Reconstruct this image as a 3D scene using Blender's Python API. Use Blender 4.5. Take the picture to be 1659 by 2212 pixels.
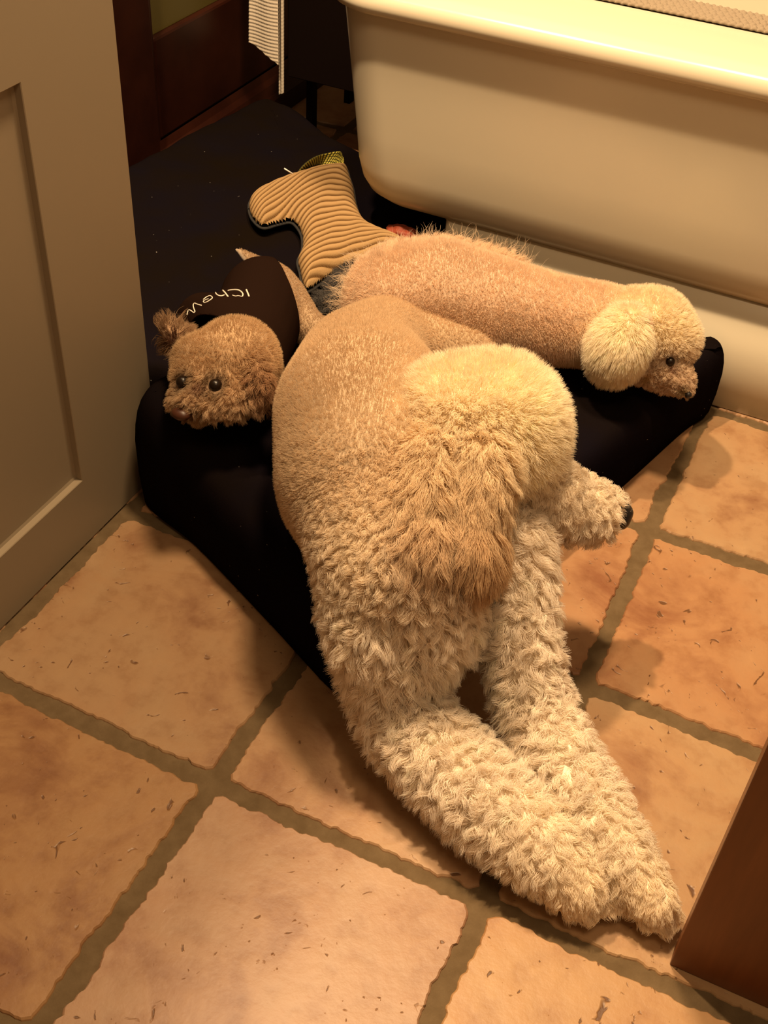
import bpy, bmesh, math, random
import numpy as np
from mathutils import Vector, Matrix, noise
from mathutils.bvhtree import BVHTree
from mathutils.kdtree import KDTree

for o in list(bpy.data.objects):
    bpy.data.objects.remove(o)
SC = bpy.context.scene
COL = SC.collection
random.seed(3)
RNG = np.random.default_rng(7)

# ------------------------------------------------------------------ camera
FPX = 2510.27
CAM = np.array([0.454274, -0.650065, 1.111215])
CR = np.array([[0.90295656, -0.32025763, 0.28653883],
               [0.42635085, 0.58415677, -0.6906416],
               [0.05379964, 0.74578544, 0.6640103]])
cd = bpy.data.cameras.new('camera')
cd.sensor_fit = 'VERTICAL'
cd.sensor_height = 36.0
cd.lens = FPX / 2212.0 * 36.0
cd.clip_start = 0.02
cam = bpy.data.objects.new('camera', cd)
COL.objects.link(cam)
M4 = Matrix.Identity(4)
for i in range(3):
    for j in range(3):
        M4[i][j] = float(CR[i, j])
    M4[i][3] = float(CAM[i])
cam.matrix_world = M4
SC.camera = cam

# ------------------------------------------------------------------ light
SC.view_settings.view_transform = 'Standard'
SC.view_settings.look = 'None'
SC.view_settings.gamma = 1.0
SC.view_settings.exposure = 0.46
SC.cycles_curves.shape = 'RIBBONS'
w = bpy.data.worlds.new('world')
SC.world = w
w.use_nodes = True
w.node_tree.nodes['Background'].inputs[0].default_value = (1.0, 0.62, 0.30, 1)
w.node_tree.nodes['Background'].inputs[1].default_value = 0.12


def area(name, loc, target, size, power, color):
    ld = bpy.data.lights.new(name, 'AREA')
    ld.shape = 'DISK'
    ld.size = size
    ld.energy = power
    ld.color = color
    lo = bpy.data.objects.new(name, ld)
    COL.objects.link(lo)
    lo.location = loc
    d = Vector(target) - Vector(loc)
    lo.rotation_euler = d.to_track_quat('-Z', 'Y').to_euler()
    return lo


area('ceiling_downlight', (-0.55, 0.50, 2.38), (-0.1, 0.6, 0.0), 0.07, 45.0, (1.0, 0.70, 0.40))
area('ceiling_light', (0.10, 0.56, 2.38), (0.15, 0.6, 0.0), 0.28, 42.0, (1.0, 0.70, 0.40))
area('fill_light', (0.75, -0.35, 2.35), (0.1, 0.6, 0.2), 0.60, 9.5, (1.0, 0.69, 0.39))  # added soft fill from the camera side, not a real fixture


# ------------------------------------------------------------------ helpers
def at(px, py, z):
    d = CR @ np.array([(px - 829.5) / FPX, -(py - 1106) / FPX, -1.0])
    t = (z - CAM[2]) / d[2]
    return CAM + t * d


def onplane(px, py, axis, val):
    d = CR @ np.array([(px - 829.5) / FPX, -(py - 1106) / FPX, -1.0])
    t = (val - CAM[axis]) / d[axis]
    return CAM + t * d


def depth(p):
    return float(-(CR.T @ (np.asarray(p) - CAM))[2])


def V(p):
    return Vector((float(p[0]), float(p[1]), float(p[2])))


def tag(o, label=None, cat=None, group=None, kind=None):
    if label: o['label'] = label
    if cat: o['category'] = cat
    if group: o['group'] = group
    if kind: o['kind'] = kind
    return o


def empty(name, loc, label, cat, group=None):
    o = bpy.data.objects.new(name, None)
    COL.objects.link(o)
    o.location = V(loc)
    return tag(o, label, cat, group)


def link(name, me, mat=None, parent=None, smooth=True, offset=True):
    """world-space mesh -> object, parented with its geometry kept in place"""
    o = bpy.data.objects.new(name, me)
    COL.objects.link(o)
    if mat is not None:
        if not isinstance(mat, (list, tuple)): mat = [mat]
        for m in mat: me.materials.append(m)
    if parent is not None:
        o.parent = parent
        pl = Vector((0, 0, 0)); q = parent
        while q is not None:
            pl += q.location; q = q.parent
        o.location = -pl
    if smooth and hasattr(me, 'polygons'):
        me.polygons.foreach_set('use_smooth', [True] * len(me.polygons))
    return o


def bm_mesh(bm, name='m'):
    me = bpy.data.meshes.new(name)
    bm.normal_update()
    bm.to_mesh(me)
    bm.free()
    return me


def box_into(bm, a, b, bev=0.0, seg=2):
    c = [(a[i] + b[i]) / 2 for i in range(3)]
    s = [abs(b[i] - a[i]) for i in range(3)]
    r = bmesh.ops.create_cube(bm, size=1.0)
    vs = r['verts']
    for v in vs:
        v.co = Vector((v.co.x * s[0] + c[0], v.co.y * s[1] + c[1], v.co.z * s[2] + c[2]))
    if bev > 0:
        es = list({e for v in vs for e in v.link_edges})
        bmesh.ops.bevel(bm, geom=es, offset=bev, segments=seg, affect='EDGES', profile=0.5)


def box(name, a, b, mat, parent=None, bev=0.0, seg=2):
    bm = bmesh.new()
    box_into(bm, a, b, bev, seg)
    return link(name, bm_mesh(bm), mat, parent, smooth=False)


def tube_into(bm, pts, r, n=8, cap=True):
    pts = [V(p) for p in pts]
    rr = r if hasattr(r, '__len__') else [r] * len(pts)
    rings = []
    up = Vector((0, 0, 1))
    for i, p in enumerate(pts):
        t = (pts[min(i + 1, len(pts) - 1)] - pts[max(i - 1, 0)]).normalized()
        a = t.cross(up)
        if a.length < 1e-4: a = t.cross(Vector((1, 0, 0)))
        a.normalize(); b = t.cross(a).normalized()
        rings.append([bm.verts.new(p + (a * math.cos(2 * math.pi * k / n) + b * math.sin(2 * math.pi * k / n)) * rr[i]) for k in range(n)])
    for i in range(len(rings) - 1):
        for k in range(n):
            bm.faces.new((rings[i][k], rings[i][(k + 1) % n], rings[i + 1][(k + 1) % n], rings[i + 1][k]))
    if cap:
        bm.faces.new(rings[0][::-1]); bm.faces.new(rings[-1])


def grid_mesh(P, mask=None):
    """P: (n,m,3) array -> mesh"""
    n, m = P.shape[:2]
    idx = np.arange(n * m).reshape(n, m)
    f = np.stack([idx[:-1, :-1], idx[1:, :-1], idx[1:, 1:], idx[:-1, 1:]], -1)
    if mask is not None:
        k = mask[:-1, :-1] & mask[1:, :-1] & mask[1:, 1:] & mask[:-1, 1:]
        f = f[k]
    f = f.reshape(-1, 4)
    me = bpy.data.meshes.new('g')
    me.from_pydata(P.reshape(-1, 3).tolist(), [], f.tolist())
    me.update()
    return me


def catmull(pts, n=8, closed=True):
    pts = [np.asarray(p, float) for p in pts]
    out = []
    N = len(pts)
    rng = range(N) if closed else range(N - 1)
    for i in rng:
        if closed:
            p0, p1, p2, p3 = pts[(i - 1) % N], pts[i], pts[(i + 1) % N], pts[(i + 2) % N]
        else:
            p0, p1, p2, p3 = pts[max(i - 1, 0)], pts[i], pts[i + 1], pts[min(i + 2, N - 1)]
        for k in range(n):
            t = k / n
            out.append(0.5 * ((2 * p1) + (-p0 + p2) * t + (2 * p0 - 5 * p1 + 4 * p2 - p3) * t * t + (-p0 + 3 * p1 - 3 * p2 + p3) * t ** 3))
    if not closed: out.append(pts[-1])
    return np.array(out)


# ------------------------------------------------------------------ materials
def newmat(name, col=(0.5, 0.5, 0.5), rough=0.6, spec=0.3, **kw):
    m = bpy.data.materials.new(name)
    m.use_nodes = True
    nt = m.node_tree
    b = nt.nodes['Principled BSDF']
    b.inputs['Base Color'].default_value = (*col, 1)
    b.inputs['Roughness'].default_value = rough
    b.inputs['Specular IOR Level'].default_value = spec
    for k, v in kw.items():
        b.inputs[k].default_value = v
    return m, nt, b


def N(nt, t, **kw):
    n = nt.nodes.new(t)
    for k, v in kw.items():
        if k in n.inputs: n.inputs[k].default_value = v
        else: setattr(n, k, v)
    return n


def noise_tex(nt, scale, detail=4, rough=0.6, vec=None, dist=0.0):
    n = nt.nodes.new('ShaderNodeTexNoise')
    n.inputs['Scale'].default_value = scale
    n.inputs['Detail'].default_value = detail
    n.inputs['Roughness'].default_value = rough
    n.inputs['Distortion'].default_value = dist
    if vec is None:
        tc = nt.nodes.new('ShaderNodeTexCoord')
        vec = tc.outputs['Object']
    nt.links.new(vec, n.inputs['Vector'])
    return n


def ramp(nt, fac, stops):
    r = nt.nodes.new('ShaderNodeValToRGB')
    el = r.color_ramp.elements
    while len(el) < len(stops): el.new(0.5)
    for e, (p, c) in zip(el, stops):
        e.position = p
        e.color = (*c, 1) if len(c) == 3 else c
    nt.links.new(fac, r.inputs['Fac'])
    return r


def bump(nt, b, h, strength=0.3, dist=0.002):
    n = nt.nodes.new('ShaderNodeBump')
    n.inputs['Strength'].default_value = strength
    n.inputs['Distance'].default_value = dist
    nt.links.new(h, n.inputs['Height'])
    nt.links.new(n.outputs['Normal'], b.inputs['Normal'])
    return n


def mixc(nt, fac, a, bcol, mode='MIX'):
    n = nt.nodes.new('ShaderNodeMix')
    n.data_type = 'RGBA'
    n.blend_type = mode
    for s, v in ((n.inputs[0], fac), (n.inputs[6], a), (n.inputs[7], bcol)):
        if hasattr(v, 'is_linked') or hasattr(v, 'links'): nt.links.new(v, s)
        elif isinstance(v, (int, float)): s.default_value = v
        else: s.default_value = (*v, 1)
    return n.outputs[2]


# saltillo tile
M_TILE, nt, b = newmat('terracotta_tile', (0.6, 0.3, 0.12), 0.42, 0.35)
tc = N(nt, 'ShaderNodeTexCoord')
attr = N(nt, 'ShaderNodeAttribute', attribute_name='tilecol')
n1 = noise_tex(nt, 7.0, 6, 0.62, dist=0.5)
n2 = noise_tex(nt, 28.0, 5, 0.6)
r1 = ramp(nt, n1.outputs['Fac'], [(0.30, (0.62, 0.46, 0.42)), (0.48, (0.98, 0.92, 0.88)), (0.62, (1.0, 1.0, 1.0)), (0.8, (1.16, 1.2, 1.25))])
c = mixc(nt, 1.0, attr.outputs['Color'], r1.outputs['Color'], 'MULTIPLY')
r2 = ramp(nt, n2.outputs['Fac'], [(0.32, (0.80, 0.72, 0.66)), (0.5, (1, 1, 1)), (0.7, (1.06, 1.06, 1.04))])
c = mixc(nt, 0.8, c, r2.outputs['Color'], 'MULTIPLY')
# sparse scratch-like pits
mp = N(nt, 'ShaderNodeMapping'); nt.links.new(tc.outputs['Object'], mp.inputs['Vector'])
n3 = noise_tex(nt, 38.0, 2, 0.5, vec=mp.outputs['Vector'], dist=2.2)
pit = ramp(nt, n3.outputs['Fac'], [(0.26, (1, 1, 1)), (0.315, (0, 0, 0))])
c = mixc(nt, pit.outputs['Color'], c, (0.20, 0.085, 0.03))
c = mixc(nt, 1.0, c, (0.58, 0.605, 0.68), 'MULTIPLY')
nt.links.new(c, b.inputs['Base Color'])
h = N(nt, 'ShaderNodeMath', operation='SUBTRACT')
nt.links.new(n2.outputs['Fac'], h.inputs[0]); nt.links.new(pit.outputs['Color'], h.inputs[1])
bump(nt, b, h.outputs[0], 0.35, 0.003)

M_GROUT, nt, b = newmat('sanded_grout', (0.16, 0.105, 0.05), 0.9, 0.1)
g1 = noise_tex(nt, 40, 5); r = ramp(nt, g1.outputs['Fac'], [(0.3, (0.10, 0.066, 0.033)), (0.7, (0.145, 0.10, 0.054))])
nt.links.new(r.outputs['Color'], b.inputs['Base Color'])
g2 = noise_tex(nt, 500, 2); bump(nt, b, g2.outputs['Fac'], 0.4, 0.001)

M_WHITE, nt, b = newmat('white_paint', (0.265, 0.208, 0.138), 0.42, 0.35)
g = noise_tex(nt, 60, 3); bump(nt, b, g.outputs['Fac'], 0.05, 0.001)
M_TUB, nt, b = newmat('tub_acrylic', (0.62, 0.56, 0.43), 0.22, 0.5)
M_RED, nt, b = newmat('reddish_wood', (0.20, 0.05, 0.012), 0.35, 0.4)
mp = N(nt, 'ShaderNodeMapping'); tc = N(nt, 'ShaderNodeTexCoord')
mp.inputs['Scale'].default_value = (14, 14, 1.6)
nt.links.new(tc.outputs['Object'], mp.inputs['Vector'])
g = noise_tex(nt, 3.0, 7, 0.65, vec=mp.outputs['Vector'])
r = ramp(nt, g.outputs['Fac'], [(0.25, (0.11, 0.034, 0.009)), (0.55, (0.16, 0.052, 0.014)), (0.8, (0.215, 0.072, 0.02))])
nt.links.new(r.outputs['Color'], b.inputs['Base Color'])
M_DARKWOOD, nt, b = newmat('dark_mahogany', (0.035, 0.008, 0.004), 0.4, 0.3)
g = noise_tex(nt, 9, 6); r = ramp(nt, g.outputs['Fac'], [(0.3, (0.014, 0.0028, 0.0014)), (0.7, (0.030, 0.007, 0.003))])
nt.links.new(r.outputs['Color'], b.inputs['Base Color'])
M_OLIVE, nt, b = newmat('olive_panel', (0.085, 0.066, 0.016), 0.4, 0.3)
M_BLACK, nt, b = newmat('blackened_wood', (0.006, 0.003, 0.0022), 0.7, 0.05)
M_WALL, nt, b = newmat('wall_paint', (0.10, 0.07, 0.04), 0.85, 0.1)

M_BED, nt, b = newmat('navy_bed_fabric', (0.012, 0.010, 0.016), 1.0, 0.0)
g = noise_tex(nt, 5, 3); r = ramp(nt, g.outputs['Fac'], [(0.35, (0.0070, 0.0045, 0.0028)), (0.65, (0.0056, 0.0042, 0.0062))])
g2 = noise_tex(nt, 160, 1, 0.4)
lint = ramp(nt, g2.outputs['Fac'], [(0.80, (0, 0, 0)), (0.84, (1, 1, 1))])
c = mixc(nt, lint.outputs['Color'], r.outputs['Color'], (0.20, 0.18, 0.16))
nt.links.new(c, b.inputs['Base Color'])
b.inputs['Sheen Weight'].default_value = 0.0
b.inputs['Sheen Roughness'].default_value = 0.5
g3 = noise_tex(nt, 900, 2); bump(nt, b, g3.outputs['Fac'], 0.5, 0.001)

M_SHIRT, nt, b = newmat('dark_shirt_cotton', (0.012, 0.006, 0.004), 1.0, 0.0)
g3 = noise_tex(nt, 700, 2); bump(nt, b, g3.outputs['Fac'], 0.3, 0.001)
M_PRINT, nt, b = newmat('white_print', (0.55, 0.50, 0.42), 0.8, 0.1)
M_CORD, nt, b = newmat('tan_corduroy', (0.62, 0.38, 0.17), 0.95, 0.05)
at_ = N(nt, 'ShaderNodeAttribute', attribute_name='rib')
r = ramp(nt, at_.outputs['Fac'], [(0.0, (0.05, 0.02, 0.005)), (0.35, (0.13, 0.072, 0.028)), (0.7, (0.30, 0.19, 0.088)), (1.0, (0.35, 0.225, 0.108))])
nt.links.new(r.outputs['Color'], b.inputs['Base Color'])
g3 = noise_tex(nt, 400, 3); bump(nt, b, g3.outputs['Fac'], 0.5, 0.0012)
M_GREYPLUSH, nt, b = newmat('dark_grey_plush', (0.035, 0.033, 0.032), 0.95, 0.05)
M_CHEW, nt, b = newmat('reddish_chew', (0.24, 0.045, 0.02), 0.6, 0.3)
g3 = noise_tex(nt, 90, 3); bump(nt, b, g3.outputs['Fac'], 0.8, 0.003)
M_YEL, nt, b = newmat('yellow_mesh', (0.5, 0.45, 0.08), 0.8, 0.2)
uv = N(nt, 'ShaderNodeAttribute', attribute_name='st')
sep = N(nt, 'ShaderNodeSeparateXYZ'); nt.links.new(uv.outputs['Vector'], sep.inputs[0])
def tri(sock, k, lo):
    a = N(nt, 'ShaderNodeMath', operation='MULTIPLY'); nt.links.new(sock, a.inputs[0]); a.inputs[1].default_value = k
    f = N(nt, 'ShaderNodeMath', operation='FRACT'); nt.links.new(a.outputs[0], f.inputs[0])
    g = N(nt, 'ShaderNodeMath', operation='GREATER_THAN'); nt.links.new(f.outputs[0], g.inputs[0]); g.inputs[1].default_value = lo
    return g.outputs[0]
t1 = tri(sep.outputs[0], 26, 0.45); t2 = tri(sep.outputs[1], 6, 0.3)
mm = N(nt, 'ShaderNodeMath', operation='MULTIPLY'); nt.links.new(t1, mm.inputs[0]); nt.links.new(t2, mm.inputs[1])
c = mixc(nt, mm.outputs[0], (0.05, 0.045, 0.01), (0.66, 0.58, 0.10))
nt.links.new(c, b.inputs['Base Color'])
M_WHITEPL, nt, b = newmat('white_nylon', (0.8, 0.78, 0.75), 0.5, 0.3)
M_TOWEL, nt, b = newmat('waffle_towel', (0.58, 0.51, 0.42), 0.95, 0.05)
M_MAT, nt, b = newmat('bath_mat_cotton', (0.27, 0.215, 0.155), 0.95, 0.05)
g3 = noise_tex(nt, 600, 3); bump(nt, b, g3.outputs['Fac'], 0.4, 0.001)
M_NOSE, nt, b = newmat('black_nose', (0.012, 0.009, 0.008), 0.35, 0.5)
g3 = noise_tex(nt, 500, 2); bump(nt, b, g3.outputs['Fac'], 0.3, 0.001)
M_BROWNNOSE, nt, b = newmat('brown_nose', (0.06, 0.02, 0.010), 0.4, 0.4)
M_EYE, nt, b = newmat('dark_eye', (0.010, 0.005, 0.003), 0.30, 0.35)
M_CLAW, nt, b = newmat('claw', (0.10, 0.07, 0.05), 0.4, 0.4)


def furmat(name, rough=0.9, bodymesh=False):
    m, nt, b = newmat(name, (0.8, 0.7, 0.6), rough, 0.04)
    a = N(nt, 'ShaderNodeAttribute', attribute_name='col')
    nt.links.new(a.outputs['Color'], b.inputs['Base Color'])
    if bodymesh:
        tcx = N(nt, 'ShaderNodeTexCoord'); mpx = N(nt, 'ShaderNodeMapping'); mpx.inputs['Scale'].default_value = (1.0, 0.35, 0.6)
        nt.links.new(tcx.outputs['Object'], mpx.inputs['Vector'])
        gx = noise_tex(nt, 420, 5, 0.75, vec=mpx.outputs['Vector'], dist=0.4); gy = noise_tex(nt, 32, 3)
        rx = ramp(nt, gx.outputs['Fac'], [(0.3, (0.84, 0.81, 0.78)), (0.7, (1.10, 1.10, 1.10))])
        ry = ramp(nt, gy.outputs['Fac'], [(0.3, (0.93, 0.91, 0.89)), (0.7, (1.04, 1.04, 1.04))])
        cx = mixc(nt, 1.0, a.outputs['Color'], rx.outputs['Color'], 'MULTIPLY')
        cx = mixc(nt, 1.0, cx, ry.outputs['Color'], 'MULTIPLY')
        nt.links.new(cx, b.inputs['Base Color'])
        b.inputs['Sheen Weight'].default_value = 0.25
        b.inputs['Sheen Roughness'].default_value = 0.6
        g = noise_tex(nt, 260, 4, 0.7); bump(nt, b, gx.outputs['Fac'], 0.35, 0.0012)
    else:
        b.inputs['Sheen Weight'].default_value = 0.0
        tr = N(nt, 'ShaderNodeBsdfTranslucent'); nt.links.new(a.outputs['Color'], tr.inputs['Color'])
        mx = N(nt, 'ShaderNodeMixShader'); mx.inputs[0].default_value = 0.5
        out = [n for n in nt.nodes if n.type == 'OUTPUT_MATERIAL'][0]
        nt.links.new(b.outputs[0], mx.inputs[1]); nt.links.new(tr.outputs[0], mx.inputs[2])
        nt.links.new(mx.outputs[0], out.inputs['Surface'])
    return m


M_SKIN = furmat('dog_coat_base', 0.85, True)
M_FUR = furmat('dog_fur')

# ------------------------------------------------------------------ floor
T = 0.33


def jag(n, seed, amp):
    x = np.linspace(0, 1, n)
    out = np.zeros(n)
    for k, a in ((2, .9), (5, .6), (11, .5), (23, .5), (47, .5)):
        ph = seed * 12.9898 * k
        out += a * np.array([noise.noise(Vector((t * k + ph, seed * 3.7 + k, 0.5))) for t in x])
    return out * amp


fix = {(0, 0): at(462, 1688, 0), (1, 0): at(1044, 1946, 0), (1, 1): at(1262, 1480, 0), (1, 2): at(1402, 1143, 0)}


def node(i, j):
    if (i, j) in fix: return fix[(i, j)][:2]
    if i == -1: return np.array([-0.346, j * T + 0.003 * math.cos(j * 7)])
    return np.array([i * T + 0.004 * math.sin(i * 5 + j * 3), j * T + 0.004 * math.cos(i * 4 + j * 7)])


bm = bmesh.new()
lay = bm.loops.layers.float_color.new('tilecol')
tints = [(0.62, 0.33, 0.14), (0.60, 0.34, 0.16), (0.66, 0.36, 0.16), (0.58, 0.31, 0.14), (0.63, 0.36, 0.17)]
tcol = {(0, 0): (0.62, 0.37, 0.18), (-1, 0): (0.51, 0.30, 0.14), (0, -1): (0.58, 0.34, 0.18), (-1, -1): (0.49, 0.27, 0.11),  # left column tinted darker, cabinet's shade put into the tile colour
        (1, -1): (0.66, 0.37, 0.155), (1, 0): (0.62, 0.37, 0.17), (1, 1): (0.60, 0.32, 0.14), (1, 2): (0.60, 0.36, 0.17)}
gw = 0.0125
COLS = []
for i in range(-6, 9):
    for j in range(-7, 12):
        c = [node(i, j), node(i + 1, j), node(i + 1, j + 1), node(i, j + 1)]
        ctr = sum(c) / 4
        near = abs(ctr[0] - .2) < 1.0 and abs(ctr[1] - .5) < 1.1
        n = 90 if near else 12
        ring = []
        for k in range(4):
            a, bb = c[k], c[(k + 1) % 4]
            d = (bb - a) / np.linalg.norm(bb - a)
            inn = np.array([-d[1], d[0]])
            sd = (i * 31 + j * 17 + k * 7) * 0.731 + 3
            jj = jag(n, sd, 0.0048)
            L = np.linalg.norm(bb - a)
            for q in range(n):
                t = q / n
                s = gw + 0.0045 + t * (L - 2 * gw - 0.009) + 0.0005
                # rounded corners
                e = min(t, 1 - t) * L
                ring.append(a + d * s + inn * (gw + jj[q] * min(1, e / 0.01)))
        col = tcol.get((i, j), tints[(i * 7 + j * 3) % 5])
        top = [bm.verts.new((p[0], p[1], 0.0)) for p in ring]
        ctr3 = Vector((ctr[0], ctr[1], 0))
        mid = [bm.verts.new((p[0] + (p[0] - ctr[0]) * 0.010, p[1] + (p[1] - ctr[1]) * 0.010, -0.0016)) for p in ring]
        low = [bm.verts.new((p[0] + (p[0] - ctr[0]) * 0.018, p[1] + (p[1] - ctr[1]) * 0.018, -0.0045)) for p in ring]
        R_ = len(ring)
        cvt = bm.verts.new(ctr3)
        fs = [bm.faces.new((top[q], top[(q + 1) % R_], cvt)) for q in range(R_)]
        for q in range(R_):
            fs.append(bm.faces.new((top[q], mid[q], mid[(q + 1) % R_], top[(q + 1) % R_])))
            fs.append(bm.faces.new((mid[q], low[q], low[(q + 1) % R_], mid[(q + 1) % R_])))
        for f in fs:
            f.material_index = 0
            pass
        COLS.append((ctr, col))
vs = [bm.verts.new(p) for p in ((-2.2, -2.4, -0.003), (3, -2.4, -0.003), (3, 3.6, -0.003), (-2.2, 3.6, -0.003))]
f = bm.faces.new(vs); f.material_index = 1
vs = [bm.verts.new(p) for p in ((-2.2, -2.4, -0.05), (3, -2.4, -0.05), (3, 3.6, -0.05), (-2.2, 3.6, -0.05))]
f = bm.faces.new(vs[::-1]); f.material_index = 1
bmesh.ops.triangulate(bm, faces=[f for f in bm.faces if len(f.verts) > 4])
cc_ = np.array([q[0] for q in COLS])
for f in bm.faces:
    if f.material_index == 0:
        m_ = f.calc_center_median()
        # the nearest tile by grid cell
        k_ = int(np.argmin(np.max(np.abs(cc_ - np.array([m_.x, m_.y])), axis=1)))
        for l in f.loops: l[lay] = (*COLS[k_][1], 1)
fl = link('floor', bm_mesh(bm), [M_TILE, M_GROUT], smooth=False)
tag(fl, kind='structure')

# ------------------------------------------------------------------ walls at the back left
XW = -0.87
wl = box('wall_left', (XW - 0.06, 0.43, 0), (XW, 2.9, 2.4), M_WALL); tag(wl, kind='structure')
wb = box('wall_back', (XW, 2.9, 0), (3, 2.96, 2.4), M_WALL); tag(wb, kind='structure')
# panelled door with an olive pane, in the left wall
p0 = onplane(332, 84, 0, XW + 0.02)
door = empty('door_1', (XW, 1.6, 0), None, None); tag(door, kind='structure')
yp, zp = p0[1], p0[2]
box('stile', (XW + 0.001, 0.95, 0.02), (XW + 0.02, yp, 2.1), M_DARKWOOD, door, 0.003)
box('stile', (XW + 0.001, yp + 0.62, 0.02), (XW + 0.02, yp + 0.75, 2.1), M_DARKWOOD, door, 0.003)
box('rail', (XW + 0.001, yp, 0.10), (XW + 0.02, yp + 0.62, zp), M_DARKWOOD, door, 0.006)
box('rail', (XW + 0.001, yp, 1.95), (XW + 0.02, yp + 0.62, 2.1), M_DARKWOOD, door, 0.006)
pn = box('panel', (XW + 0.001, yp, zp), (XW + 0.008, yp + 0.62, 1.95), M_OLIVE, door, 0.001)
tag(pn, label='olive panel')
tr = empty('trim_1', (XW, 1.0, 0), None, None); tag(tr, kind='structure')
box('post', (XW + 0.02, 0.43, 0), (XW + 0.05, onplane(345, 290, 0, XW + 0.05)[1] - 0.0, 2.1), M_DARKWOOD, tr, 0.003)
bs = bmesh.new()
ya, yb = onplane(345, 290, 0, XW + 0.05)[1], 2.88
prof = [(0.020, 0.0), (0.048, 0.0), (0.048, 0.045), (0.040, 0.055), (0.034, 0.075), (0.026, 0.085), (0.020, 0.10)]
rr = [[bs.verts.new((XW + x, y, z)) for x, z in prof] for y in (ya, yb)]
for k in range(len(prof) - 1): bs.faces.new((rr[0][k], rr[1][k], rr[1][k + 1], rr[0][k + 1]))
bs.faces.new(rr[0]); bs.faces.new(rr[1][::-1]); bs.faces.new((rr[0][0], rr[0][-1], rr[1][-1], rr[1][0]))
bl = link('baseboard_left', bm_mesh(bs), M_DARKWOOD, smooth=False); tag(bl, kind='structure')

# ------------------------------------------------------------------ dark stand + towel
YS = 1.49
pz = onplane(690, 182, 1, YS)
pl = onplane(621, 40, 1, YS)
st = empty('wooden_stand', (pl[0], YS, 0), 'dark wooden stand behind the dog bed, between towel and tub', 'stand')
x0, x1 = pl[0], -0.425
box('front_panel', (x0, YS, pz[2]), (x1, YS + 0.02, 0.80), M_BLACK, st, 0.002)
box('side_panel', (x0, YS + 0.02, pz[2]), (x0 + 0.02, YS + 0.32, 0.80), M_BLACK, st, 0.002)
box('top', (x0 - 0.01, YS - 0.01, 0.80), (x1 + 0.01, YS + 0.34, 0.825), M_BLACK, st, 0.003)
lg = onplane(672, 225, 1, YS + 0.11)
for (lx, ly) in ((lg[0], YS + 0.10), (x1 - 0.03, YS + 0.10), (lg[0], YS + 0.29), (x1 - 0.03, YS + 0.29)):
    box('leg', (lx - 0.008, ly, -0.002), (lx + 0.008, ly + 0.025, pz[2] + 0.01), M_BLACK, st, 0.002)

# waffle towel: two plies hanging over the stand's edge
YT = 1.455
def tw(px, py, y=YT): return onplane(px, py, 1, y)
def ply(leftx, rightx, botl, botr, y, nx, nz, pitch=0.0072, amp=0.0013):
    P = np.zeros((nx, nz, 3))
    for i in range(nx):
        u = i / (nx - 1)
        a = tw(leftx[0] + (rightx[0] - leftx[0]) * u, -5, y)
        bx = botl[0] + (botr[0] - botl[0]) * u
        by = botl[1] + (botr[1] - botl[1]) * (u ** 1.15)
        bb = tw(bx, by, y)
        topz = 0.83
        dz = (topz - a[2]) / (a[2] - bb[2])
        top = a + (a - bb) * dz
        top[0] = a[0] + (a[0] - bb[0]) * dz * 0.3
        for j in range(nz):
            v = j / (nz - 1)
            p = bb * (1 - v) + top * v
            s = p[2] + 0.25 * (p[0] - a[0])
            ridge = amp * (0.5 + 0.5 * math.cos(2 * math.pi * s / pitch)) * (0.6 + 0.4 * abs(math.cos(math.pi * p[0] / pitch)))
            fold = 0.008 * math.sin(u * 5 + 1) * (0.4 + v)
            P[i, j] = (p[0], y - ridge + fold, p[2])
    return P
tt = empty('hand_towel', tw(575, 0), 'off-white ribbed waffle towel hanging in front of the dark wooden stand', 'towel')
me = grid_mesh(ply((539, 0), (602, 0), (536, 92), (602, 140), YT, 40, 420))
o = link('front_ply', me, M_TOWEL, tt)
mod = o.modifiers.new('s', 'SOLIDIFY'); mod.thickness = 0.004; mod.offset = -1
me = grid_mesh(ply((601, 0), (616, 0), (601, 206), (614, 200), YT + 0.012, 8, 420, amp=0.0006))
o = link('back_ply', me, M_TOWEL, tt)
mod = o.modifiers.new('s', 'SOLIDIFY'); mod.thickness = 0.004; mod.offset = -1

ta = tw(539, -5); tb = tw(602, -5)
P = np.zeros((12, 60, 3))
xa_ = me.vertices[0].co.x
for i in range(12):
    for j in range(60):
        x = -0.80 + 0.105 * i / 11; v = j / 59
        P[i, j] = (x, YT + 0.26 * v, 0.832 + 0.002 * math.cos(v * 180) - 0.004 * max(0, 1 - v * 12))
o = link('top_ply', grid_mesh(P), M_TOWEL, tt)
mod = o.modifiers.new('s', 'SOLIDIFY'); mod.thickness = 0.003; mod.offset = 1

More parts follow.
